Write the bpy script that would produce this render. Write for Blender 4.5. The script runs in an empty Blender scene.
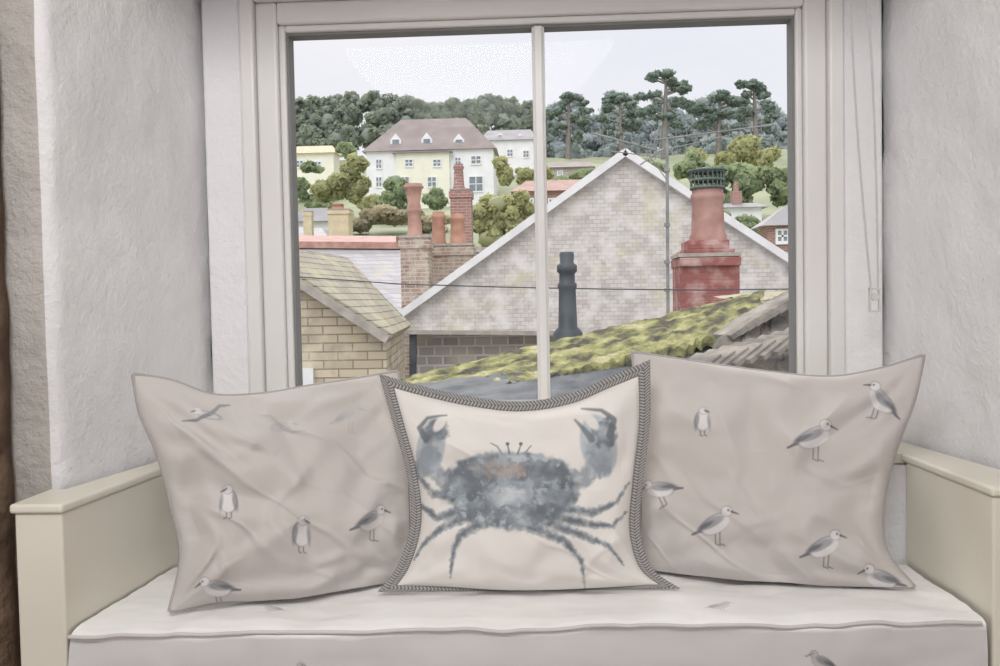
import bpy, bmesh, math, random
import numpy as np
from mathutils import Matrix, Vector
random.seed(3); RNG=np.random.default_rng(7)
scene=bpy.context.scene
try:
    scene.view_settings.view_transform='Standard'
    scene.view_settings.look='None'
except Exception: pass

# ------------------------------------------------------------ camera
F=900.0
CAM=np.array([0.0,0.0,1.02])
R=(Matrix.Rotation(math.radians(2.9),3,'Z')@Matrix.Rotation(math.radians(90-2.1),3,'X')@Matrix.Rotation(math.radians(-1.1),3,'Z'))
Rn=np.array(R)
cd=bpy.data.cameras.new('camera'); cam=bpy.data.objects.new('camera',cd)
scene.collection.objects.link(cam); scene.camera=cam
cam.matrix_world=Matrix.Translation(Vector(CAM))@R.to_4x4()
cd.sensor_width=36; cd.lens=F/1000*36; cd.clip_end=2000; cd.clip_start=0.02

def rays(px,py):
    px=np.asarray(px,float); py=np.asarray(py,float)
    l=np.stack([(px-500)/F,-(py-333)/F,-np.ones_like(px)],-1)
    return l@Rn.T
def W(px,py,D):
    d=rays(px,py); t=D/d[1]; return tuple(CAM+d*t)
def G(px,py,z):
    d=rays(px,py); t=(z-CAM[2])/d[2]; return tuple(CAM+d*t)

# ------------------------------------------------------------ materials
def lin(c):
    if not isinstance(c,(tuple,list)): c=(c,c,c)
    o=[]
    for v in c[:3]:
        v=v/255.0
        o.append(v/12.92 if v<=0.04045 else ((v+0.055)/1.055)**2.4)
    return tuple(o)+(1.0,)
def newmat(name):
    m=bpy.data.materials.new(name); m.use_nodes=True
    nt=m.node_tree; b=nt.nodes['Principled BSDF']
    return m,nt,b
def coord(nt,wallmap=False,scale=1.0):
    tc=nt.nodes.new('ShaderNodeTexCoord')
    out=tc.outputs['Object']
    if wallmap:
        s=nt.nodes.new('ShaderNodeSeparateXYZ'); nt.links.new(out,s.inputs[0])
        a=nt.nodes.new('ShaderNodeMath'); a.operation='ADD'
        nt.links.new(s.outputs[0],a.inputs[0]); nt.links.new(s.outputs[1],a.inputs[1])
        c=nt.nodes.new('ShaderNodeCombineXYZ'); nt.links.new(a.outputs[0],c.inputs[0]); nt.links.new(s.outputs[2],c.inputs[1])
        out=c.outputs[0]
    return out
def ramp_noise(nt,co,scale,c1,c2,lo=.35,hi=.65,detail=5,stretch=None):
    n=nt.nodes.new('ShaderNodeTexNoise'); n.inputs['Scale'].default_value=scale; n.inputs['Detail'].default_value=detail
    nt.links.new(co,n.inputs['Vector'])
    r=nt.nodes.new('ShaderNodeValToRGB'); r.color_ramp.elements[0].position=lo; r.color_ramp.elements[1].position=hi
    r.color_ramp.elements[0].color=c1; r.color_ramp.elements[1].color=c2
    nt.links.new(n.outputs['Fac'],r.inputs[0]); return n,r
def bump(nt,b,fac,strength,dist=0.01):
    bm=nt.nodes.new('ShaderNodeBump'); bm.inputs['Strength'].default_value=strength; bm.inputs['Distance'].default_value=dist
    nt.links.new(fac,bm.inputs['Height']); nt.links.new(bm.outputs[0],b.inputs['Normal'])
def M(name,c1,c2=None,scale=4,rough=.7,bs=0.0,bscale=None,bd=.01,lo=.35,hi=.65,metal=0):
    m,nt,b=newmat(name)
    c2=c2 or c1
    co=coord(nt); n,r=ramp_noise(nt,co,scale,lin(c1),lin(c2),lo,hi)
    nt.links.new(r.outputs[0],b.inputs['Base Color']); b.inputs['Roughness'].default_value=rough
    b.inputs['Metallic'].default_value=metal
    if bs>0:
        n2=nt.nodes.new('ShaderNodeTexNoise'); n2.inputs['Scale'].default_value=bscale or scale*4; n2.inputs['Detail'].default_value=6
        nt.links.new(co,n2.inputs['Vector']); bump(nt,b,n2.outputs['Fac'],bs,bd)
    return m
def BR(name,c1,c2,mortar,w,h,ms=.01,lich=None,lichscale=2,rough=.85,lo=.55,hi=.7,bs=.6,second=None):
    m,nt,b=newmat(name)
    co=coord(nt,True)
    bt=nt.nodes.new('ShaderNodeTexBrick'); nt.links.new(co,bt.inputs['Vector'])
    bt.inputs['Scale'].default_value=1; bt.inputs['Brick Width'].default_value=w; bt.inputs['Row Height'].default_value=h
    bt.inputs['Mortar Size'].default_value=ms; bt.inputs['Color1'].default_value=lin(c1); bt.inputs['Color2'].default_value=lin(c2)
    bt.inputs['Mortar'].default_value=lin(mortar); bt.inputs['Mortar Smooth'].default_value=.3
    out=bt.outputs['Color']
    raw=coord(nt)
    for (lc,ls,l0,l1) in ([(lich,lichscale,lo,hi)] if lich else [])+(second or []):
        n,r=ramp_noise(nt,raw,ls,(0,0,0,1),(.85,.85,.85,1),l0,l1,8)
        mx=nt.nodes.new('ShaderNodeMixRGB'); nt.links.new(r.outputs[0],mx.inputs[0]); nt.links.new(out,mx.inputs[1])
        mx.inputs[2].default_value=lin(lc); out=mx.outputs[0]
    nt.links.new(out,b.inputs['Base Color']); b.inputs['Roughness'].default_value=rough
    inv=nt.nodes.new('ShaderNodeMath'); inv.operation='SUBTRACT'; inv.inputs[0].default_value=1
    nt.links.new(bt.outputs['Fac'],inv.inputs[1]); bump(nt,b,inv.outputs[0],bs,.02)
    return m
def VC(name,rough=.9,weave=900,bs=.25,sheen=.2):
    m,nt,b=newmat(name)
    a=nt.nodes.new('ShaderNodeVertexColor'); a.layer_name='Col'
    nt.links.new(a.outputs[0],b.inputs['Base Color']); b.inputs['Roughness'].default_value=rough
    b.inputs['Sheen Weight'].default_value=sheen
    if weave:
        co=coord(nt); n=nt.nodes.new('ShaderNodeTexNoise'); n.inputs['Scale'].default_value=weave; n.inputs['Detail'].default_value=2
        nt.links.new(co,n.inputs['Vector']); bump(nt,b,n.outputs['Fac'],bs,.001)
    return m

# ------------------------------------------------------------ mesh builder
class MB:
    def __init__(s): s.v=[]; s.f=[]; s.m=[]; s.sm=[]
    def add(s,vs,fs,mi=0,smooth=False):
        o=len(s.v); s.v+= [tuple(map(float,p)) for p in vs]
        for f in fs: s.f.append([i+o for i in f]); s.m.append(mi); s.sm.append(smooth)
    def box(s,x0,x1,y0,y1,z0,z1,mi=0):
        vs=[(x,y,z) for z in(z0,z1) for y in (y0,y1) for x in (x0,x1)]
        s.add(vs,[(0,2,3,1),(4,5,7,6),(0,1,5,4),(2,6,7,3),(0,4,6,2),(1,3,7,5)],mi)
    def prism(s,pts,off,mi=0):
        n=len(pts); q=[tuple(np.add(p,off)) for p in pts]
        fs=[list(range(n)),list(range(2*n-1,n-1,-1))]+[(i,i+n,(i+1)%n+n,(i+1)%n) for i in range(n)]
        s.add(list(pts)+q,fs,mi)
    def beam(s,p,q,w,h,mi=0):
        p=Vector(p);q=Vector(q);d=(q-p).normalized(); up=Vector((0,0,1)) if abs(d.z)<.95 else Vector((0,1,0))
        a=d.cross(up).normalized()*w/2; b=a.cross(d).normalized()*h/2
        pts=[p+a+b,p-a+b,p-a-b,p+a-b]; s.prism([tuple(t) for t in pts],tuple(q-p),mi)
    def cyl(s,p,q,r0,r1=None,seg=12,mi=0):
        r1=r0 if r1 is None else r1
        p=Vector(p);q=Vector(q);d=(q-p).normalized(); up=Vector((0,0,1)) if abs(d.z)<.95 else Vector((0,1,0))
        a=d.cross(up).normalized(); b=a.cross(d)
        vs=[]
        for c,r in((p,r0),(q,r1)):
            for i in range(seg):
                t=2*math.pi*i/seg; vs.append(tuple(c+a*r*math.cos(t)+b*r*math.sin(t)))
        fs=[(i,(i+1)%seg,(i+1)%seg+seg,i+seg) for i in range(seg)]
        s.add(vs,fs,mi,True); s.add(vs,[list(range(seg)),list(range(2*seg-1,seg-1,-1))],mi)
    def lathe(s,c,prof,seg=24,mi=0):
        vs=[];fs=[]
        for (r,z) in prof:
            for i in range(seg):
                t=2*math.pi*i/seg; vs.append((c[0]+r*math.cos(t),c[1]+r*math.sin(t),c[2]+z))
        for k in range(len(prof)-1):
            for i in range(seg): fs.append((k*seg+i,k*seg+(i+1)%seg,(k+1)*seg+(i+1)%seg,(k+1)*seg+i))
        s.add(vs,fs,mi,True)
        s.add(vs[-seg:],[list(range(seg))],mi)
    def done(s,name,mats,parent=None,bevel=0,fix=True):
        me=bpy.data.meshes.new(name); me.from_pydata(s.v,[],s.f)
        for m in (mats if isinstance(mats,list) else [mats]): me.materials.append(m)
        me.polygons.foreach_set('material_index',s.m); me.polygons.foreach_set('use_smooth',s.sm)
        if fix:
            bm=bmesh.new(); bm.from_mesh(me); bmesh.ops.recalc_face_normals(bm,faces=bm.faces); bm.to_mesh(me); bm.free()
        o=bpy.data.objects.new(name,me); scene.collection.objects.link(o)
        if parent: o.parent=parent
        if bevel:
            b=o.modifiers.new('bevel','BEVEL'); b.width=bevel; b.segments=3; b.limit_method='ANGLE'
        return o
def empty(name,loc=(0,0,0)):
    e=bpy.data.objects.new(name,None); scene.collection.objects.link(e); e.empty_display_size=.1; return e

# ------------------------------------------------------------ noise
TAB=RNG.random((256,256))
def vn(x,y,sd=0):
    x=np.asarray(x,float)+sd*17.3; y=np.asarray(y,float)+sd*9.1
    xi=np.floor(x).astype(int); yi=np.floor(y).astype(int); fx=x-xi; fy=y-yi
    ux=fx**3*(fx*(fx*6-15)+10); uy=fy**3*(fy*(fy*6-15)+10)
    def g(a,b,dx,dy):
        t=TAB[a%256,b%256]*2*math.pi; return np.cos(t)*dx+np.sin(t)*dy
    r=(g(xi,yi,fx,fy)*(1-ux)+g(xi+1,yi,fx-1,fy)*ux)*(1-uy)+(g(xi,yi+1,fx,fy-1)*(1-ux)+g(xi+1,yi+1,fx-1,fy-1)*ux)*uy
    return np.clip(.5+r*.85,0,1)
def fbm(x,y,sd=0,o=4):
    r=0;a=.5;tot=0
    for k in range(o): r=r+a*vn(x*2**k,y*2**k,sd+k*3); tot+=a; a*=.5
    return r/tot
# ------------------------------------------------------------ canvas paint (printed fabric)
class Canvas:
    def __init__(s,X,Y,base):
        s.X=X;s.Y=Y;s.C=np.ones(X.shape+(3,))*np.array(lin(base)[:3]); s.B=None
    def mix(s,mask,col,tex=None):
        c=np.array(lin(col)[:3]); m=mask[...,None]
        s.C=s.C*(1-m)+c*m
    def ell(s,cx,cy,rx,ry,rot,col,a=1,soft=1.0,noise=0,clip=None):
        t=math.radians(rot); dx=s.X-cx; dy=s.Y-cy
        u=(dx*math.cos(t)+dy*math.sin(t))/rx; v=(-dx*math.sin(t)+dy*math.cos(t))/ry
        d=(np.sqrt(u*u+v*v)-1)*min(rx,ry)
        if noise: d=d+(fbm(s.X/9,s.Y/9,3)-.5)*noise*1.6
        m=np.clip(.5-d/soft,0,1)*a
        if noise: m=m*np.clip(-.25+2.1*fbm(s.X/20+cx,s.Y/20,5,5),0,1)
        if clip is not None: m=m*clip
        s.mix(np.clip(m,0,1),col)
    def stroke(s,pts,w0,w1,col,a=1,soft=1.0,wob=0):
        best=np.full(s.X.shape,1e9); n=len(pts)-1
        for i in range(n):
            x0,y0=pts[i];x1,y1=pts[i+1]; L=(x1-x0)**2+(y1-y0)**2+1e-9
            t=np.clip(((s.X-x0)*(x1-x0)+(s.Y-y0)*(y1-y0))/L,0,1)
            d=np.hypot(s.X-(x0+t*(x1-x0)),s.Y-(y0+t*(y1-y0)))
            w=w0+(w1-w0)*(i+t)/n
            best=np.minimum(best,d-w/2)
        if wob: best=best+(fbm(s.X/5,s.Y/5,3)-.45)*wob
        m=np.clip(.5-best/soft,0,1)*a
        if wob: m=m*np.clip(.2+1.3*fbm(s.X/8,s.Y/8,8),0,1)
        s.mix(m,col)
def gull(C,cx,cy,s,fl=1,pose='side',a=1.0,rot=0):
    a=a*.85
    cr,sr=math.cos(math.radians(rot)),math.sin(math.radians(rot))
    def P(x,y): x*=fl; x,y=x*cr-y*sr,x*sr+y*cr; return (cx+x*s,cy-y*s)
    def E(x,y,rx,ry,rt,col,al=1): p=P(x,y); C.ell(p[0],p[1],rx*s,ry*s,-(rt*fl)-rot,col,al*a,1.6)
    if pose=='side':
        for lx in(.0,.1):
            C.stroke([P(lx,-.12),P(lx-.01,-.42),P(lx+.1,-.46)],1.3,1.1,(120,108,102),a)
        C.stroke([P(-.18,-.08),P(-.52,-.22)],5,2,(92,92,97),a)
        E(0,0,.355,.2,28,(140,135,135)); E(.02,-.005,.335,.18,28,(228,225,224))
        E(-.09,.03,.31,.105,24,(140,140,147),.9); E(-.22,-.03,.2,.05,26,(98,99,107),.9)
        E(.25,.27,.13,.12,0,(140,135,135)); E(.25,.265,.115,.105,0,(230,227,226))
        C.stroke([P(.36,.26),P(.5,.21)],2.4,1.2,(90,80,76),a)
        E(.29,.29,.025,.025,0,(50,50,54))
    elif pose=='front':
        for lx in(-.06,.07):
            C.stroke([P(lx,-.25),P(lx,-.47),P(lx+.07,-.5)],1.3,1.1,(120,108,102),a)
        E(0,-.02,.245,.33,0,(140,135,135)); E(.02,-.02,.22,.31,0,(229,226,225))
        E(-.17,-.04,.07,.26,-8,(125,126,133),.9); E(.2,-.06,.045,.24,8,(132,134,141),.9)
        E(.02,.3,.135,.125,0,(140,135,135)); E(.02,.3,.12,.11,0,(226,224,223))
        C.stroke([P(.1,.29),P(.2,.25)],2.4,1.2,(90,80,76),a); E(.06,.33,.025,.025,0,(50,50,54))
    else:
        E(0,0,.3,.12,12,(130,128,132)); E(.02,0,.26,.09,12,(215,213,214))
        C.stroke([P(0,.02),P(-.25,.28),P(-.5,.3)],5,1.5,(130,132,139),a); C.stroke([P(.05,.0),P(.3,-.14),P(.62,-.12)],5,1.5,(112,114,121),a)
        E(.27,.1,.09,.085,0,(222,220,220)); C.stroke([P(.34,.1),P(.43,.07)],2,1,(80,70,66),a)

# ------------------------------------------------------------ INTERIOR
def plaster(name,c,c2,bs=.35):
    m,nt,b=newmat(name); co=coord(nt); n,r=ramp_noise(nt,co,2.5,lin(c),lin(c2),.3,.7)
    nt.links.new(r.outputs[0],b.inputs['Base Color']); b.inputs['Roughness'].default_value=.6
    n1=nt.nodes.new('ShaderNodeTexNoise'); n1.inputs['Scale'].default_value=13; n1.inputs['Detail'].default_value=9; n1.inputs['Roughness'].default_value=.68
    nt.links.new(co,n1.inputs['Vector']); bump(nt,b,n1.outputs['Fac'],bs,.025); return m
m_wall=plaster('wall_plaster',(235,234,236),(243,242,243),.6)
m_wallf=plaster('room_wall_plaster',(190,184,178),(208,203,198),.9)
m_ceil=plaster('ceiling_plaster',(225,223,220),(230,228,225),.1)
m_cream=M('cream_paint',(226,221,206),(233,229,215),3,.45,.15,30,.002)
m_upvc=M('window_frame_white',(224,222,220),(230,228,226),3,.35)
m_gasket=M('gasket_grey',(130,130,130))
m_floor=M('floor_wood',(150,125,100),(120,95,75),6,.5)
m_dark=M('brown_stone_edge',(120,98,80),(84,66,52),9,.9,.9,25,.02)

def smooth_wall(name,path,z0,z1,back,mats,fi,amp,sd):
    P=np.array(path,float); nz=110; Z=np.linspace(z0,z1,nz); n=len(P)
    T=np.gradient(P,axis=0); Nn=np.stack([-T[:,1],T[:,0]],1); Nn/=np.linalg.norm(Nn,axis=1)[:,None]
    ctr=np.array(back).mean(0)
    if np.dot(Nn[n//2],ctr-P[n//2])<0: Nn=-Nn
    L=np.r_[0,np.cumsum(np.hypot(*np.diff(P,axis=0).T))]
    vs=[]
    for z in Z:
        o=fbm(L*6,np.full(n,z*6),sd,4)*amp
        for p,nn,oo in zip(P,Nn,o): vs.append((p[0]+nn[0]*oo,p[1]+nn[1]*oo,z))
    b=MB(); b.v=[tuple(map(float,v)) for v in vs]
    for i in range(nz-1):
        for j in range(n-1):
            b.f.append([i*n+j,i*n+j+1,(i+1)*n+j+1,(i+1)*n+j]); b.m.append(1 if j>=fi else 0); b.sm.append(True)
    pts=[tuple(P[-1])]+[tuple(q) for q in back]+[tuple(P[0])]
    for k in range(len(pts)-1):
        (xa,ya),(xb,yb)=pts[k],pts[k+1]
        b.add([(xa,ya,z0),(xb,yb,z0),(xb,yb,z1),(xa,ya,z1)],[(0,1,2,3)],0)
    return b.done(name,mats)
YW=1.93
def wallpath(xw,xc,xfar,sgn):
    p=[(xw+(xc-xw)*t,YW+(1.45-YW)*t) for t in np.linspace(0,.93,34)]
    x0,y0=p[-1]; r=[]
    P0=np.array((x0,y0));P1=np.array((xc,1.45));P2=np.array((xc+sgn*.04,1.45))
    for t in np.linspace(0,1,9)[1:]: q=(1-t)**2*P0+2*t*(1-t)*P1+t*t*P2; r.append(tuple(q))
    p+=r; fi=len(p)-3
    p+=[(xc+sgn*.04+(xfar-xc-sgn*.04)*t,1.45) for t in np.linspace(0,1,40)[1:]]
    return p,fi
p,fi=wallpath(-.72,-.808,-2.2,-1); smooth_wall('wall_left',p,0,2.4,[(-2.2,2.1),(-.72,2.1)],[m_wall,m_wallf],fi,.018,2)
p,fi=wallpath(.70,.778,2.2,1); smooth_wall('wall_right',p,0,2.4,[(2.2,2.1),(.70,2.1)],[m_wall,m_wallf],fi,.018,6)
b=MB(); b.box(-.72,.70,1.93,2.1,0,.70); b.prism([(-.7625,1.69,0),(-.72,1.93,0),(.70,1.93,0),(.7375,1.69,0)],(0,0,.70)); b.done('wall_below_window',m_wall)
b=MB(); b.prism([(-.80,1.45,1.72),(-.72,1.93,1.72),(-.72,2.1,1.72),(.70,2.1,1.72),(.70,1.93,1.72),(.77,1.45,1.72)],(0,0,.68)); b.done('wall_above_window',m_wall)
b=MB(); b.box(-2.2,2.2,-2.5,2.1,-.05,0); b.done('floor',m_floor)
b=MB(); b.box(-2.2,2.2,-2.5,2.1,2.4,2.45); b.done('ceiling',m_ceil)
b=MB(); b.box(-2.25,-2.2,-2.5,2.1,0,2.4); b.done('wall_west',m_wall)
b=MB(); b.box(2.2,2.25,-2.5,2.1,0,2.4); b.done('wall_east',m_wall)
b=MB(); zz=np.linspace(0,2.39,120); ex=-.889+.012*(fbm(zz*9,zz*0,4)-.5)
for i in range(119): b.add([(-1.02,1.448,zz[i]),(-1.02,1.41,zz[i]),(ex[i]-.01,1.405,zz[i]),(ex[i],1.42,zz[i]),(ex[i],1.448,zz[i]),(-1.02,1.448,zz[i+1]),(-1.02,1.41,zz[i+1]),(ex[i+1]-.01,1.405,zz[i+1]),(ex[i+1],1.42,zz[i+1]),(ex[i+1],1.448,zz[i+1])],[(k,(k+1)%5,(k+1)%5+5,k+5) for k in range(5)],0,True)
b.done('trim_1',m_dark)

# window seat joinery
seat=empty('window_seat')
ZS=.72; YL,YR=1.325,1.388; XL0,XL1=-.747,-.715; XR0,XR1=.677,.66
b=MB(); b.prism([(XL0,YL+.01,0),(XL1,1.688,0),(-.760,1.688,0),(-.803,1.445,0),(-.822,YL+.01,0)],(0,0,ZS-.014)); b.done('arm_box_a',m_cream,seat,.004)
b=MB(); b.prism([(XL0+.004,YL+.004,ZS-.014),(XL1+.004,1.70,ZS-.014),(-.757,1.70,ZS-.014),(-.802,1.446,ZS-.014),(-.827,1.446,ZS-.014),(-.827,YL+.004,ZS-.014)],(0,0,.015)); b.done('arm_cap_a',m_cream,seat,.005)
b=MB(); b.prism([(XR0,YR+.01,0),(XR1,1.688,0),(.734,1.688,0),(.773,1.447,0),(.80,YR+.01,0)],(0,0,ZS-.014)); b.done('arm_box_b',m_cream,seat,.004)
b=MB(); b.prism([(XR0-.004,YR+.004,ZS-.014),(XR1-.004,1.70,ZS-.014),(.732,1.70,ZS-.014),(.772,1.446,ZS-.014),(.82,YR+.004,ZS-.014)],(0,0,.015)); b.done('arm_cap_b',m_cream,seat,.005)
b=MB(); b.prism([(XL0+.001,YL+.02,0),(XR0-.001,YR+.02,0),(XR1-.001,1.688,0),(XL1+.001,1.688,0)],(0,0,.40)); b.done('seat_base',m_cream,seat)
b=MB(); b.prism([(-.757,1.70,ZS-.018),(-.718,1.925,ZS-.018),(.698,1.925,ZS-.018),(.732,1.70,ZS-.018)],(0,0,.018)); b.done('window_sill',m_cream)

# window
gx0=W(295,210,1.95)[0]; gx1=W(791,210,1.95)[0]; gz1=W(545,29,1.95)[2]; gz0=.80
mx=W(541,210,1.95)[0]
win=empty('window_1')
def frame(x0,x1,z0,z1,w,y0,y1,name,mat,bev):
    b=MB(); b.box(x0-w,x0,y0,y1,z0-w,z1+w); b.box(x1,x1+w,y0,y1,z0-w,z1+w); b.box(x0,x1,y0,y1,z1,z1+w); b.box(x0,x1,y0,y1,z0-w,z0)
    return b.done(name,mat,win,bev)
frame(gx0,gx1,gz0,gz1,.005,1.935,1.975,'gasket',m_gasket,0)
frame(gx0-.005,gx1+.005,gz0-.005,gz1+.005,.014,1.925,1.99,'bead',m_upvc,.004)
frame(gx0-.019,gx1+.019,gz0-.019,gz1+.019,.046,1.912,2.0,'sash',m_upvc,.006)
frame(gx0-.065,gx1+.065,gz0-.065,gz1+.065,.03,1.895,2.05,'outer_frame',m_upvc,.005)
b=MB(); b.box(mx-.009,mx+.009,1.922,1.93,gz0,gz1); b.box(mx-.0135,mx+.0135,1.93,1.985,gz0,gz1); b.done('glazing_bar',m_upvc,win,.003)
mg,nt,bs_=newmat('window_glass'); nt.nodes.remove(bs_)
tr=nt.nodes.new('ShaderNodeBsdfTransparent'); gl=nt.nodes.new('ShaderNodeBsdfGlossy'); gl.inputs['Roughness'].default_value=.02
mxs=nt.nodes.new('ShaderNodeMixShader'); mxs.inputs[0].default_value=.006
nt.links.new(tr.outputs[0],mxs.inputs[1]); nt.links.new(gl.outputs[0],mxs.inputs[2]); nt.links.new(mxs.outputs[0],nt.nodes['Material Output'].inputs[0])
b=MB(); b.add([(gx0,1.965,gz0),(gx1,1.965,gz0),(gx1,1.965,gz1),(gx0,1.965,gz1)],[(0,1,2,3)]); b.done('glass',mg,win)
b=MB(); b.box(-.719,gx0-.095,1.90,1.96,.72,1.72); b.done('trim_2',m_wall,bevel=.006)
b=MB(); b.box(gx1+.095,.699,1.90,1.96,.72,1.72); b.done('trim_3',m_wall,bevel=.006)

# blind chain
m_chain=M('chain_plastic',(206,206,204),rough=.3)
b=MB()
for A,Bq,sg in ((Vector(W(848,-60,1.80)),Vector(W(871,290,1.79)),-1),(Vector(W(864,-60,1.80)),Vector(W(878,290,1.79)),1)):
    n=150
    for i in range(n):
        t=i/(n-1); p=A.lerp(Bq,t); p=p+Vector((0.006*sg*math.sin(t*math.pi),0,0))
        r_=.0027
        b.lathe((p.x,p.y,p.z),[(0.0003,-r_),(r_*.75,-r_*.6),(r_,0),(r_*.75,r_*.6),(.0003,r_)],8)
q=Vector(W(874.5,299,1.79))
for s_ in (-1,1): b.box(q.x+s_*.009-.0015,q.x+s_*.009+.0015,q.y-.004,q.y+.004,q.z-.022,q.z+.022)
b.box(q.x-.0105,q.x+.0105,q.y-.004,q.y+.004,q.z-.026,q.z-.022); b.cyl((q.x,q.y-.005,q.z+.004),(q.x,q.y+.005,q.z+.004),.0075,.0075,18); b.box(q.x-.0105,q.x+.0105,q.y-.003,q.y+.003,q.z+.018,q.z+.022)
b.done('blind_chain',m_chain)

# ------------------------------------------------------------ pillows
def spl(pts,N):
    P=np.array(pts,float)
    d=np.r_[0,np.cumsum(np.hypot(*np.diff(P,axis=0).T))]; d/=d[-1]
    t=np.linspace(0,1,N)
    m=np.zeros_like(P); m[1:-1]=(P[2:]-P[:-2])/(d[2:]-d[:-2])[:,None]; m[0]=(P[1]-P[0])/(d[1]-d[0]); m[-1]=(P[-1]-P[-2])/(d[-1]-d[-2])
    k=np.clip(np.searchsorted(d,t,side='right')-1,0,len(P)-2); h=(d[k+1]-d[k]); s=(t-d[k])/h
    s=s[:,None];h=h[:,None]
    return (2*s**3-3*s**2+1)*P[k]+(s**3-2*s**2+s)*h*m[k]+(-2*s**3+3*s**2)*P[k+1]+(s**3-s**2)*h*m[k+1]
def gridmesh(name,V,C,mat,parent,extra=None):
    n,m_=V.shape[:2]
    idx=np.arange(n*m_).reshape(n,m_)
    faces=np.stack([idx[:-1,:-1],idx[:-1,1:],idx[1:,1:],idx[1:,:-1]],-1).reshape(-1,4)[:,::-1]
    me=bpy.data.meshes.new(name); me.vertices.add(n*m_); me.vertices.foreach_set('co',V.reshape(-1).astype(np.float32))
    me.loops.add(faces.size); me.loops.foreach_set('vertex_index',faces.reshape(-1).astype(np.int32))
    me.polygons.add(len(faces)); me.polygons.foreach_set('loop_start',(np.arange(len(faces))*4).astype(np.int32))
    me.update(calc_edges=True)
    me.polygons.foreach_set('use_smooth',np.ones(len(faces),bool))
    ca=me.color_attributes.new('Col','FLOAT_COLOR','POINT')
    ca.data.foreach_set('color',np.concatenate([C.reshape(-1,3),np.ones((n*m_,1))],1).reshape(-1).astype(np.float32))
    me.materials.append(mat)
    o=bpy.data.objects.new(name,me); scene.collection.objects.link(o); o.parent=parent
    return o
SEATZ=.525
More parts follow.
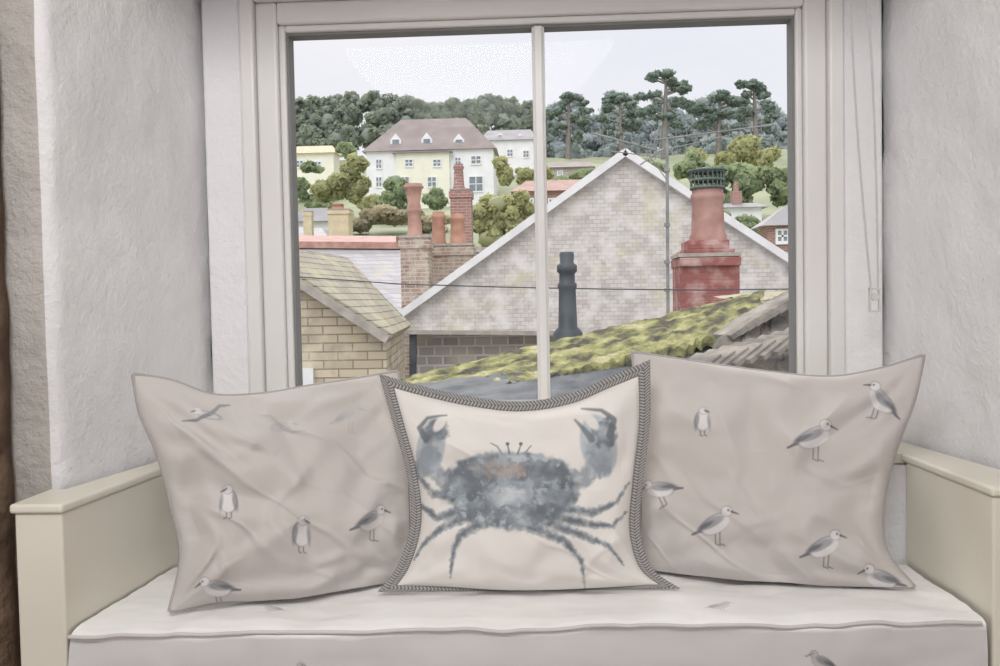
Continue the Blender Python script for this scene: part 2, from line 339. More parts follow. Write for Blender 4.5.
def pillow(name,top,bot,left,right,lean,T,paint,base,seed,band=0,mat=None,wr=1.0,N=420,pipecol=(168,163,161),folds=()):
    gl_,gr_=G(*bot[0],SEATZ+.004),G(*bot[-1],SEATZ+.004)
    bb=(gr_[1]-gl_[1])/(gr_[0]-gl_[0]); a=gl_[1]-bb*gl_[0]; c=lean
    e=empty(name)
    def build(N,side):
        s=np.linspace(0,1,N)
        Tt,Bt,Lt,Rt=spl(top,N),spl(bot,N),spl(left,N),spl(right,N)
        S,TT=np.meshgrid(s,s)
        P=(1-TT)[...,None]*Tt[None]+TT[...,None]*Bt[None]+(1-S)[...,None]*Lt[:,None]+S[...,None]*Rt[:,None]
        P-=((1-S)*(1-TT))[...,None]*Tt[0]+(S*(1-TT))[...,None]*Tt[-1]+((1-S)*TT)[...,None]*Bt[0]+(S*TT)[...,None]*Bt[-1]
        u=2*S-1; v=2*TT-1
        d=rays(P[...,0],P[...,1])
        t=(a+bb*CAM[0]+c*(CAM[2]-SEATZ)-CAM[1])/(d[...,1]-bb*d[...,0]-c*d[...,2])
        Q=CAM+d*t[...,None]
        nrm=np.array([bb,-1,c]); nrm/=np.linalg.norm(nrm)
        k=1-band
        uu=np.clip(u/k,-1,1); vv=np.clip(v/k,-1,1)
        env=np.clip((1-uu**2)*(1-vv**2),0,1)
        h=T*env**.5*(1+.25*vv)
        if side>0:
            w=0
            for i,(cu,cv) in enumerate([(-1,-1),(1,-1),(-1,1),(1,1)]):
                r=np.hypot(u-cu,v-cv); th=np.arctan2((v-cv)*-cv,(u-cu)*-cu)
                w=w+np.sin(th*(8+i*2)+seed+i*2+2.5*fbm(u*1.5,v*1.5,seed+i,2))*np.exp(-(r/.6)**2)*np.clip(r*2.0,0,1)*.007
            def ridge(fx,fy,sd,p): return np.exp(-(np.abs(fbm(fx,fy,sd,1)-.5)/p)**2)
            wx=u+.25*(fbm(u*1.3,v*1.3,seed+60,2)-.5); wy=v+.25*(fbm(u*1.3,v*1.3,seed+70,2)-.5)
            w=w+(fbm(wx*1.6,wy*1.6,seed+20,2)-.5)*.055
            w=w+ridge(wx*1.2+wy*.5,wy*1.3-wx*.4,seed+11,.07)*.006*fbm(u*1.5,v*1.5,seed+12,2)*1.4
            w=w+ridge(wx*1.7-wy*1.2,wy*1.1,seed+31,.065)*.0045*fbm(u*1.5,v*1.5,seed+13,2)*1.4
            w=w+(fbm(wx*4,wy*4,seed+25,1)-.5)*.006
            for (fu0,fv0,fu1,fv1,am,wd) in folds:
                L2=(fu1-fu0)**2+(fv1-fv0)**2; tq=np.clip(((u-fu0)*(fu1-fu0)+(v-fv0)*(fv1-fv0))/L2,0,1)
                dd=np.hypot(u-fu0-tq*(fu1-fu0),v-fv0-tq*(fv1-fv0))+.08*(fbm(u*2.5,v*2.5,seed+7,1)-.5)
                w=w+am*np.exp(-(dd/wd)**2)*np.sin(np.clip(tq,.02,.98)*math.pi)**.5
            eu=np.exp(-((1-np.abs(u))/.13)); ev=np.exp(-((1-np.abs(v))/.13))
            w=w+.004*np.sin(v*20+seed+6*fbm(v*3,u*0,seed))*eu+.004*np.sin(u*18+seed*2+6*fbm(u*3,v*0,seed))*ev
            h=h+wr*w*np.clip(env*4,0,1)
        col=None
        if side>0:
            C=Canvas(P[...,0],P[...,1],base)
            paint(C)
            col=C.C
            if band:
                ed=np.maximum(np.abs(u),np.abs(v)); hor=np.abs(v)>np.abs(u)
                al=np.where(hor,u,v); ac=(ed-k)/(1-k)
                m=np.clip((ac)/.04,0,1)
                ph=al*40+np.abs(ac-.5)*2.2
                pat=np.clip(.5+.8*np.sin(2*math.pi*ph),0,1)
                pat=pat*(.75+.25*vn(al*160,ac*9,4))
                edge=np.exp(-((ac-.5)/.05)**2)*.6+np.exp(-((ac-.05)/.07)**2)+np.exp(-((ac-.97)/.05)**2)*.4
                g=np.array(lin((104,103,104))[:3])[None,None]*(1-pat[...,None])+np.array(lin((186,182,178))[:3])*pat[...,None]
                g=g*(1-.5*np.clip(edge,0,1))[...,None]
                col=col*(1-m[...,None])+g*m[...,None]
                h=h+m*(.003+.0008*pat-.0008*np.clip(edge,0,1))
                jit=np.clip((ac-.85)/.15,0,1)*(vn(al*150,ac*2,9)-.5)*.004
                Q[...,2]+=np.where(hor,-np.sign(v)*jit,0); Q[...,0]+=np.where(hor,0,np.sign(u)*jit)
        else:
            h=h*.6; col=np.ones(P.shape[:2]+(3,))*np.array(lin(base)[:3])
        V=Q+nrm*(h*side)[...,None]
        V[...,2]=np.maximum(V[...,2],SEATZ+.006+.001*side)
        lim=np.where(V[...,2]<ZS+.01,1.683,1.885); V[...,1]=np.minimum(V[...,1],lim)
        return V,col,Q
    V,C,Q=build(N,1); gridmesh('cover_front',V,C,mat,e)
    V2,C2,_=build(90,-1)
    V2=V2[:,::-1]; gridmesh('cover_back',V2,C2[:,::-1],mat,e)
    if not band:
        ring=np.concatenate([V[0,:],V[1:,-1],V[-1,-2::-1],V[-2:0:-1,0]])[::6]
        b=MB(); n=len(ring); rr=.0034; seg=8; vs=[];fs=[]
        for i in range(n):
            tdir=Vector(ring[(i+1)%n]-ring[i-1]).normalized(); nn=Vector((bb,-1,c)).normalized(); o_=tdir.cross(nn)
            for k in range(seg):
                an=2*math.pi*k/seg; p=Vector(ring[i])+nn*rr*math.cos(an)+o_*rr*math.sin(an); vs.append(tuple(p))
        for i in range(n):
            for k in range(seg): fs.append((i*seg+k,((i+1)%n)*seg+k,((i+1)%n)*seg+(k+1)%seg,i*seg+(k+1)%seg))
        b.add(vs,fs,0,True); b.done('piping',M('piping_fabric',pipecol),e)
    return e
m_fab=VC('printed_linen',weave=1300,bs=.3); m_fab2=VC('crab_linen',weave=1100,bs=.35)
GREY=(201,195,191)
def paintL(C):
    gull(C,208,420,42,-1,'fly',.9); gull(C,277,432,38,1,'fly',.3)
    gull(C,226,504,36,-1,'front'); gull(C,295,536,38,1,'front'); gull(C,363,524,42,1,'side'); gull(C,216,589,40,-1,'side',1,20)
    gull(C,345,420,36,1,'side',.2)
pillow('seagull_throw_pillow',
  [(133,374),(172,381),(213,395),(262,394),(310,386),(355,379),(398,371)],
  [(169,613),(222,602),(290,602),(350,592),(410,580)],
  [(133,374),(140,412),(158,455),(170,500),(181,555),(169,613)],
  [(398,371),(404,430),(408,500),(410,580)],
  .34,.075,paintL,GREY,2,0,m_fab,1.0,folds=[(-.9,-.85,-.3,-.2,-.010,.09),(-.55,-.8,-.05,-.35,.011,.08),(.0,-.75,.2,.1,-.008,.09),(-.7,.7,.1,.2,.008,.08),(.3,.8,.8,.2,-.008,.09)])
def paintR(C):
    gull(C,705,426,32,1,'front'); gull(C,812,444,48,1,'side'); gull(C,880,404,44,-1,'side',1,-20); gull(C,663,492,40,-1,'side',1,25)
    gull(C,718,527,44,1,'side'); gull(C,822,549,44,1,'side'); gull(C,880,580,46,-1,'side',1,10)
pillow('seagull_throw_pillow.001',
  [(632,352),(690,361),(760,371),(830,377),(880,369),(924,355)],
  [(640,570),(700,581),(780,588),(860,590),(916,589)],
  [(632,352),(641,430),(642,500),(640,570)],
  [(924,355),(914,400),(897,446),(884,500),(886,550),(916,589)],
  .33,.078,paintR,GREY,5,0,m_fab,1.0,folds=[(.9,-.85,.3,-.3,-.010,.09),(.5,-.8,.15,-.2,.011,.08),(-.2,-.85,-.1,-.2,-.009,.09),(.85,.8,.2,.4,.010,.08),(-.5,.8,.1,.35,-.008,.09),(.95,0,.4,.1,-.009,.08)])
def paintC(C):
    dk=(104,111,118); md=(144,153,161); lt=(180,188,194); pl=(204,209,211)
    for pts in [[(470,512),(440,520),(420,505),(412,482)],[(468,520),(445,530),(425,545),(415,560)],[(480,528),(462,538),(455,556),(452,578)],[(462,500),(436,497),(420,478),(416,462)],
                [(555,512),(590,516),(614,505),(628,484)],[(552,520),(586,527),(610,528),(626,512)],[(545,526),(580,538),(606,548),(622,566)],[(530,530),(562,543),(580,562),(584,588)]]:
        C.stroke(pts,12,2,md,.9,2.2,4); C.stroke(pts,6,1,dk,.8,2,3)
    C.stroke([(470,482),(448,486),(432,468)],16,15,md,.9,3,4); C.stroke([(560,478),(582,484),(596,464)],18,16,md,.9,3,4)
    C.ell(433,450,15,29,12,lt,.9,2.5); C.ell(430,462,12,18,10,md,.9,4,6); C.ell(438,436,13,12,0,dk,.9,4,6)
    C.ell(442,428,5,9,35,(232,228,223),.9,2)
    C.stroke([(428,442),(421,430),(429,421),(448,419)],7,2,dk,.85,2)
    C.ell(597,449,18,31,-10,lt,.9,2.5); C.ell(598,460,13,19,-10,md,.9,4,8); C.ell(602,437,12,15,-10,dk,.9,4,8)
    C.ell(590,426,5,10,-35,(232,228,223),.9,2)
    C.stroke([(608,440),(612,424),(600,414),(581,412)],8,2,dk,.85,2); C.stroke([(590,444),(581,432),(574,424)],7,2,dk,.8,2)
    # carapace: broad rounded trapezoid, blotched wash inside
    X,Y=C.X,C.Y; yy=(Y-494)/37; xx=(X-511)/(64-10*np.clip(yy,0,1)); dd=((np.abs(xx)**2.5+np.abs(yy)**2.5)**(1/2.5)-1)*36+(fbm(X/12,Y/12,9,2)-.5)*7
    body=np.clip(.5-dd/3,0,1)
    C.mix(body*.95,lt)
    for (a_,b_,c_,d_,col,al) in [(485,488,42,32,md,.95),(545,492,36,30,md,.9),(473,482,26,20,dk,1),(543,476,32,15,dk,1),(520,518,48,13,dk,.9),(556,506,20,16,dk,.9),(488,512,22,14,dk,.7)]:
        C.ell(a_,b_,c_,d_,0,col,al*.9,7,22,clip=body)
    C.ell(503,474,20,8,0,(178,163,153),.8,5,10,clip=body); C.ell(508,500,18,9,0,pl,.9,5,12,clip=body)
    rim=np.exp(-(dd/2.2)**2)*.55*np.clip(fbm(X/15,Y/15,4,2)*1.4,0,1); C.mix(rim,dk)
    C.stroke([(503,458),(498,450),(492,447)],2.2,1.4,md,.9); C.stroke([(510,457),(508,448)],2.2,1.4,dk,.8); C.stroke([(518,457),(521,448)],2.2,1.4,dk,.8); C.stroke([(524,458),(531,449)],2.2,1.4,md,.9)
    C.ell(508,447,1.8,1.8,0,dk); C.ell(521,447,1.8,1.8,0,dk)
pillow('crab_throw_pillow',
  [(379,374),(420,386),(470,397),(520,402),(570,394),(610,377),(650,360)],
  [(377,593),(440,594),(520,597),(600,594),(682,590)],
  [(379,374),(392,420),(406,470),(411,520),(398,565),(377,593)],
  [(650,360),(650,420),(643,480),(640,530),(652,568),(682,590)],
  .34,.066,paintC,(231,227,221),8,.095,m_fab2,.7,N=520)

# ------------------------------------------------------------ seat cushion
cush=empty('seat_cushion')
prof=[(1,.516),(.93,.523)]+[(.93-.85*t,.523+.002*math.sin(t*3)) for t in np.linspace(.03,.97,60)]+[(.085,.522),(.045,.519),(.015,.513)]
PR=np.array(prof)
nx=900; sx=np.linspace(0,1,nx)
ns=220
D0=.345
Lp=np.r_[0,np.cumsum(np.hypot(np.diff(PR[:,0])*D0,np.diff(PR[:,1])))]; edge=Lp[-1]
tt=np.linspace(0,edge+.115,ns)
fy=np.interp(tt,Lp,PR[:,0]); fz=np.interp(tt,Lp,PR[:,1])
down_=np.clip(tt-edge,0,None)
fz=fz-down_; fy=fy-np.where(down_>0,.018*np.sin(np.clip(down_/.11,0,1)*math.pi),0)
SX,FY=np.meshgrid(sx,fy); FZ=np.repeat(fz[:,None],nx,1); TTc=np.repeat(tt[:,None],nx,1)
yf=YL+.005+(YR-YL)*SX
YY=yf+FY*(1.684-yf)
xl=XL0+.004+(XL1-XL0)*np.clip((YY-YL)/(1.69-YL),0,1); xr=XR0-.010+(XR1-XR0)*np.clip((YY-YR)/(1.69-YR),0,1)
XX=xl+(xr-xl)*SX
ZZ=FZ.copy(); top=(TTc<edge+.01)
near=np.exp(-((TTc-edge+.02)/.03)**2)
ZZ+=np.where(top,1,0)*((fbm(XX*6,YY*9,2,3)-.62)*.015+.0022*np.sin(XX*60+6*fbm(XX*6,TTc*2,5))*near)
ZZ=np.minimum(ZZ,.5275)
YY=YY-np.where(TTc>edge,1,0)*((fbm(XX*6,TTc*8,7,3)-.5)*.014)
U=SX*1.4*850; Vv=TTc*850
C=Canvas(U,Vv,(242,240,238))
for (gx,gt,s,f,p,al) in [(.08,.10,40,1,'side',.35),(.2,.25,40,-1,'side',.35),(.72,.26,44,1,'side',.35),(.9,.14,40,-1,'front',.3),(.245,.405,44,1,'side',.9),(.82,.40,44,-1,'side',.9),(.1,.425,44,1,'front',.8),(.55,.43,44,1,'side',.8)]:
    gull(C,gx*1.4*850,gt*850,s,f,p,al)
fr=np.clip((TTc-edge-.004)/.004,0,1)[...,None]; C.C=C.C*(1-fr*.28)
V=np.stack([XX,YY,ZZ],-1)
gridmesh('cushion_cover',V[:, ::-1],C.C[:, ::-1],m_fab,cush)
b=MB()
ie=int(np.argmin(np.abs(tt-edge))); pts=V[ie,::6]+np.array([0,-.002,0.002])
for i in range(len(pts)-1): b.cyl(pts[i],pts[i+1],.0034,.0034,8)
b.done('piping',M('cushion_piping',(205,202,199)),cush)
b=MB(); b.prism([(XL0+.008,YL+.022,.402),(XR0-.018,YR+.022,.402),(XR1-.014,1.683,.402),(XL1+.008,1.683,.402)],(0,0,.10)); b.done('cushion_core',M('cushion_core_fill',(200,195,190)),cush)

# ------------------------------------------------------------ EXTERIOR
m_slate=BR('slate_hung',(214,209,205),(192,186,181),(172,165,160),.12,.062,.004,(214,209,178),1.6,.8,.52,.74,.35,[((230,227,224),3.5,.46,.66),((166,158,152),5,.58,.8)])
m_stone=BR('tan_stone',(206,193,168),(176,164,140),(146,136,120),.30,.088,.007,(218,209,186),3,.9,.5,.7,.8,[((156,146,132),4,.55,.75)])
m_rubble=BR('grey_rubble',(186,180,172),(148,144,140),(204,200,192),.26,.15,.02,(196,188,168),2.2,.9,.5,.7,.8)
m_roof_t=BR('tan_slate_roof',(178,170,150),(154,147,131),(124,117,106),.22,.07,.006,(188,182,146),2.2,.85,.5,.7,.8)
m_roof_g=BR('grey_slate_roof',(188,185,187),(170,167,169),(150,146,148),.3,.1,.006,(196,189,175),1.0,.8,.55,.75)
m_brick=BR('weathered_brick',(170,140,128),(148,124,113),(188,179,168),.2,.07,.012,(202,195,182),5,.9,.42,.68,.6)
m_redb=BR('painted_red_brick',(160,96,90),(144,86,82),(150,106,100),.24,.08,.008,(200,172,164),6,.8,.45,.7,.8)
m_redbf=BR('far_red_brick',(168,126,117),(152,114,106),(180,162,155),.3,.1,.015)
m_terra=M('terracotta',(188,150,136),(164,126,114),6,.8,.3,25)
m_terra2=M('orange_terracotta',(194,150,128),(170,128,110),6,.8)
m_white=M('white_paint',(236,236,236),(222,222,222),3,.6)
m_blackpot=M('black_pot',(84,90,94),(62,68,72),5,.5)
m_metal=M('aerial_metal',(150,150,150),(120,120,122),5,.4)
m_cowl=M('cowl_metal',(116,128,122),(90,104,98),9,.6)
m_lead=M('lead_sheet',(112,115,118),(78,82,87),5,.8,.8,18)
m_flue=M('cream_render',(214,204,174),(198,188,156),4)
m_mort=M('mortar_cap',(182,175,166),(154,148,140),8,.9,.5,30)
mm,nt,bb_=newmat('mossy_slate'); co=coord(nt)
n,r=ramp_noise(nt,co,7,lin((96,93,84)),lin((166,164,116)),.38,.58,14); r.color_ramp.elements.new(.46).color=lin((128,127,96)); r.color_ramp.elements.new(.68).color=lin((190,183,150))
nt.links.new(r.outputs[0],bb_.inputs['Base Color']); bb_.inputs['Roughness'].default_value=1; bb_.inputs['Specular IOR Level'].default_value=.1; bump(nt,bb_,n.outputs['Fac'],1,.08)
m_moss=mm
m_slab=M('rough_slate_slabs',(166,158,146),(114,109,105),5,.9,.9,9,.05)

def wp(l,D): return [W(x,y,D) for x,y in l]
ZG=-2.6
g=empty('slate_hung_gable_house')
b=MB(); b.prism(wp([(385,329),(625,156),(868,314),(868,345),(385,332)],14),(0,1.85,0)); b.done('slate_hanging',m_slate,g)
b=MB(); pts=wp([(412,331),(864,340)],14.25); b.prism([pts[0],pts[1],(pts[1][0],14.25,ZG),(pts[0][0],14.25,ZG)],(0,1.5,0)); b.done('stone_wall',m_rubble,g)
b=MB()
for (p,q) in(((381,329),(626,152)),((624,152),(875,316))):
    P_,Q_=W(*p,13.93),W(*q,13.93); b.beam(P_,Q_,.16,.11)
b.done('verge_boards',m_white,g)
b=MB(); b.beam(W(385,332,13.9),W(560,333,13.9),.2,.06); b.done('eaves_board',m_mort,g)
b=MB(); b.beam(W(413,334,13.95),W(413,420,13.95),.1,.1); b.done('downpipe',m_blackpot,g)

g=empty('stone_outbuilding')
A,B_,C_,D_=W(250,249,9),W(386,336,9),W(404,326,12),W(345,262,12)
A2=(A[0]-1.4,A[1],B_[2]); D2=(D_[0]-1.4,D_[1],C_[2])
def down(p,z=ZG): return (p[0],p[1],z)
b=MB()
b.add([A,B_,down(B_),down(A2),A2],[(0,1,2,3,4)]); b.add([B_,C_,down(C_),down(B_)],[(0,1,2,3)]); b.done('stone_walls',m_stone,g,fix=False)
nrm=Vector(np.cross(np.subtract(B_,A),np.subtract(D_,A))).normalized(); nrm=nrm if nrm.z>0 else -nrm
fo=lambda p,yy:tuple(np.add(p,(0,yy,0)))
b=MB(); b.prism([fo(A,-.15),tuple(np.add(fo(B_,-.15),(.06,0,-.04))),tuple(np.add(C_,(.06,0,-.04))),D_],tuple(nrm*.07)); b.prism([fo(A,-.15),fo(A2,-.15),D2,D_],(0,0,.07)); b.done('slate_roof',m_roof_t,g)
b=MB(); b.beam(fo(A,-.18),tuple(np.add(B_,(.05,-.18,-.03))),.06,.08); b.done('verge_stones',m_mort,g)
b=MB(); wx=W(306,376,8.97); b.box(wx[0]-.08,wx[0]+.08,8.94,9.02,wx[2]-.5,wx[2]+.08); b.done('window_frame',m_white,g)

def house_roof(name,rl,rr,el,er,Dr,De,mat,wall,zb=-4,ridge=None):
    g=empty(name); a,b2,c,d=W(*rl,Dr),W(*rr,Dr),W(*er,De),W(*el,De)
    back=2*(Dr-De); a3=(d[0],De+back,d[2]); b3=(c[0],De+back,c[2])
    m=MB(); m.add([a,b2,c,d],[(0,1,2,3)]); m.add([a,b2,b3,a3],[(0,3,2,1)]); m.done('slate_roof',mat,g,fix=False)
    m=MB(); m.add([d,c,down(c,zb),down(d,zb)],[(0,3,2,1)]); m.add([c,b2,b3,down(b3,zb),down(c,zb)],[(0,1,2,3,4)]); m.add([d,a,a3,down(a3,zb),down(d,zb)],[(0,4,3,2,1)]); m.done('walls',wall,g,fix=False)
    if ridge:
        m=MB(); m.beam(tuple(np.add(a,(0,-.05,.05))),tuple(np.add(b2,(0,-.05,.05))),.3,.16); m.done('ridge_tiles',ridge,g)
    return g
house_roof('terrace_house',(270,247),(404,248),(262,312),(404,312),22,18,m_roof_g,m_stone,ridge=m_terra)
house_roof('terrace_house',(424,250),(520,253),(424,312),(530,314),25.5,21.6,m_roof_g,m_rubble,ridge=m_mort)
house_roof('red_roof_house',(262,235),(396,236),(262,246),(396,247),30,27,M('red_tiles',(188,148,138),(172,128,118),3),m_redbf)
house_roof('terrace_house',(255,226),(322,228),(250,240),(330,240),40,36,m_roof_g,m_white)

def chimney(name,x0p,x1p,yt,yb,D,mat,pots,capmat=None,dep=None,corb=True,zb=None):
    g=empty(name); a=W(x0p,yt,D); c=W(x1p,yb,D); w=c[0]-a[0]; dep=dep or w
    zb=c[2] if zb is None else zb
    b=MB(); b.box(a[0],c[0],D,D+dep,zb,a[2])
    if corb:
        k=w*.06; hh=(a[2]-c[2])*.06+.03
        b.box(a[0]-k,c[0]+k,D-k,D+dep+k,a[2]-hh*1.6,a[2]-hh*.3)
    b.done('stack',mat,g)
    b=MB(); b.box(a[0]-w*.03,c[0]+w*.03,D-w*.03,D+dep+w*.03,a[2]-.001,a[2]+.04); b.done('flaunching',capmat or m_mort,g)
    for (cx,w0,w1,pt,pb,pm) in pots:
        p=W(cx,pb,D+dep/2); q=W(cx,pt,D+dep/2); s=(D+dep/2)/900; h=q[2]-p[2]; r0=w0*s/2; r1=w1*s/2
        b=MB(); b.lathe((p[0],p[1],p[2]),[(r0*1.12,-.04),(r0*1.12,.1*h),(r0,.13*h),(r1,.78*h),(r1*1.2,.82*h),(r1*1.2,.9*h),(r1,.92*h),(r1*1.05,h),(r1*.7,h),(r1*.7,h*.9)],20); b.done('pot',pm,g)
    return g
chimney('brick_chimney',400,430,238,318,16,m_brick,[(415,15,13,206,238,m_terra),(414,12,17,184,207,m_terra)],zb=ZG)
chimney('brick_chimney',431,473,246,318,17,m_brick,[(439,14,12,212,246,m_terra2),(458,16,13,214,246,m_terra2)],dep=.5,zb=ZG)
chimney('brick_chimney',450,472,190,256,31,m_redbf,[(459,11,9,164,190,m_redbf)],zb=-2)
chimney('rendered_chimney',328,349,210,240,34,m_flue,[(338,14,11,204,211,m_terra2)],zb=-2)
chimney('rendered_chimney',303,312,212,240,34.5,m_flue,[],zb=-2)
g=chimney('red_brick_chimney',680,740,257,312,10.5,m_redb,[],dep=.62,corb=False,zb=ZG)
a=W(684,240,10.5);c=W(735,257,10.5)
b=MB(); b.box(a[0]-.06,c[0]+.06,10.44,11.18,c[2]-.10,c[2]+.0); b.box(a[0],c[0],10.5,11.12,c[2],c[2]+.1); b.box(a[0]+.05,c[0]-.05,10.55,11.07,c[2]+.1,a[2]); b.done('corbelled_top',m_redb,g,.01)
p=W(708,241,10.8);q=W(707,189,10.8); h=q[2]-p[2]
b=MB(); b.lathe(p,[(.22,-.02),(.22,.06),(.195,.1),(.18,h*.75),(.20,h*.8),(.20,h*.88),(.18,h*.92),(.185,h),(.12,h),(.12,h*.9)],28); b.done('pot',M('rust_pot',(186,148,137),(160,122,112),5,.8,.3,20),g)
b=MB(); z=p[2]+h; Rr=.195
for k in range(22):
    t=2*math.pi*k/22; x,y=p[0]+Rr*math.cos(t),p[1]+Rr*math.sin(t); b.cyl((x,y,z-.01),(x,y,z+.21),.008,.008,5)
for zz in(0.01,.1,.2): b.lathe((p[0],p[1],z+zz),[(Rr-.01,-.012),(Rr+.012,-.012),(Rr+.012,.012),(Rr-.01,.012)],28)
b.lathe((p[0],p[1],z+.21),[(Rr+.035,-.005),(Rr+.035,.008),(.02,.05)],28); b.done('caged_cowl',m_cowl,g)
p=W(568,336,8); q=W(568,252,8); h=q[2]-p[2]; g=empty('black_chimney_pot'); b=MB()
b.lathe(p,[(.13,-.3),(.13,.02),(.115,.05),(.085,.08),(.075,h*.55),(.085,h*.58),(.085,h*.62),(.07,h*.64),(.068,h*.74),(.09,h*.77),(.09,h*.84),(.07,h*.86),(.06,h*.88),(.065,h*.97),(.06,h),(.03,h)],24); b.done('pot',m_blackpot,g)
b=MB(); b.box(p[0]-.2,p[0]+.2,7.8,8.2,ZG,p[2]-.25); b.done('stack',m_brick,g)

# TV aerial
b=MB(); D=10.2
b.cyl(W(668,312,D),W(667,138,D),.018,.018,8); pp=W(668,312,D); b.cyl((pp[0],pp[1],ZG),pp,.018,.018,8)
for yy in(170,225,262,290): 
    p=W(667,yy,D); b.box(p[0]-.03,p[0]+.03,p[1]-.03,p[1]+.03,p[2]-.02,p[2]+.02)
def yagi(p,q,n,l,vert):
    P_,Q_=W(*p,D),W(*q,D); b.cyl(P_,Q_,.011,.011,6)
    for i in range(n):
        t=i/(n-1); c=np.array(P_)*(1-t)+np.array(Q_)*t; dv=np.array((0,0,1) if vert else (.35,.94,0))*l*(1-.3*t)
        b.cyl(c-dv,c+dv,.005,.005,5)
yagi((655,140),(772,125),12,.09,True)
b.cyl(W(655,152,D),W(735,134,D),.006,.006,5)
for k in range(5): b.cyl(W(652+k*3,128,D+.05*k),W(650+k*3,158,D+.05*k),.006,.006,5)
yagi((655,150),(592,133),9,.11,True)
b.cyl(W(640,165,D),W(667,146,D),.008,.008,5); b.cyl(W(600,150,D),W(667,158,D),.006,.006,5)
b.cyl(W(667,180,D),W(645,150,D),.006,.006,5)
b.done('tv_aerial',m_metal)
b=MB(); pts=[Vector(W(x,y,8.5)) for x,y in ((200,266),(300,277),(400,284),(500,287),(600,289),(700,290),(900,288))]
for i in range(len(pts)-1): b.cyl(pts[i],pts[i+1],.006,.006,5)
for q in (pts[0],pts[-1]): b.cyl((q.x,q.y,ZG),(q.x,q.y,q.z+.3),.08,.06,10)
b.done('overhead_cable',m_blackpot)

# near mossy roof
g=empty('mossy_slate_roof')
def surf(name,TL,TR,BR_,BL,nu,nv,mat,amp,thick,seed,parent,courses=7,st=.02):
    TL,TR,BR_,BL=[np.array(p) for p in(TL,TR,BR_,BL)]
    nn=np.cross(TR-TL,BL-TL); nn/=np.linalg.norm(nn); nn=nn if nn[2]>0 else -nn
    S,T=np.meshgrid(np.linspace(0,1,nu),np.linspace(0,1,nv))
    P=(TL*(1-S[...,None])+TR*S[...,None])*(1-T[...,None])+(BL*(1-S[...,None])+BR_*S[...,None])*T[...,None]
    step=(T*courses)%1
    P=P+nn*((fbm(S*nu/5,T*nv/4,seed)-.5)*amp*2+ st*step)[...,None]
    P[-1]+=np.outer((vn(np.linspace(0,nu/3,nu),np.zeros(nu),seed)-.5)*amp*3,(0,-.4,-1))
    b=MB(); idx=lambda i,j:i*nu+j
    b.add(P.reshape(-1,3),[(idx(i,j),idx(i+1,j),idx(i+1,j+1),idx(i,j+1)) for i in range(nv-1) for j in range(nu-1)],0,False)
    lo=P[-1]-np.array([0,0,thick]); b.add(np.concatenate([P[-1],lo]),[(j,j+nu,j+1+nu,j+1) for j in range(nu-1)],0)
    return b.done(name,mat,parent)
surf('moss_slates',W(385,382,6.2),W(768,289,6.2),W(742,332,5.4),W(475,395,5.4),150,30,m_moss,.025,.06,3,g,6,.012)
surf('lead_flashing',W(385,388,5.95),W(742,338,5.5),W(745,430,4.6),W(350,430,4.6),60,12,m_lead,.012,.05,5,g)
surf('ridge_slates',W(738,332,5.3),W(806,286,5.7),W(830,385,4.9),W(690,368,4.9),26,12,m_slab,.05,.08,8,g)
surf('lichen_slates',W(700,297,6.8),W(830,286,6.8),W(830,300,6.3),W(745,300,6.3),40,8,m_roof_t,.02,.05,9,g)
b=MB()
for i in range(9):
    t=i/8; p=np.array(W(735+62*t,330-34*t,5.25+.1*t)); b.beam(p-np.array((.07,0,.04)),p+np.array((.09,.05,.06)),.22,.035)
for i in range(8):
    t=i/7; p=np.array(W(700+95*t,366-26*t,4.85)); b.beam(p-np.array((.09,0,.05)),p+np.array((.07,.1,.05)),.2,.03)
b.done('loose_slabs',m_slab,g,.006)

# ------------------------------------------------------------ hillside terrain
m_grass=M('hill_grass',(168,173,142),(144,150,124),.15,1)
b=MB(); b.box(-30,30,2.3,18.1,ZG-.1,ZG); b.done('ground_yard',M('yard_paving',(140,136,130),(120,116,110),2))
yk=[18,22,30,50,85,110,132,170,260]; zk=[-2.7,-2.5,1.2,4.8,9.8,17,21.8,24,24]
nu,nv=60,60
S=np.linspace(-110,110,nu); Tn=np.linspace(18,260,nv)
b=MB(); vs=[]
for y in Tn:
    for x in S: vs.append((x,y,float(np.interp(y,yk,zk))+float(vn(x/12,y/12,3))*1.0*(y>24)-.5*(y>24)))
b.add(vs,[(i*nu+j,i*nu+j+1,(i+1)*nu+j+1,(i+1)*nu+j) for i in range(nv-1) for j in range(nu-1)],0,True); b.done('ground_hillside',m_grass)

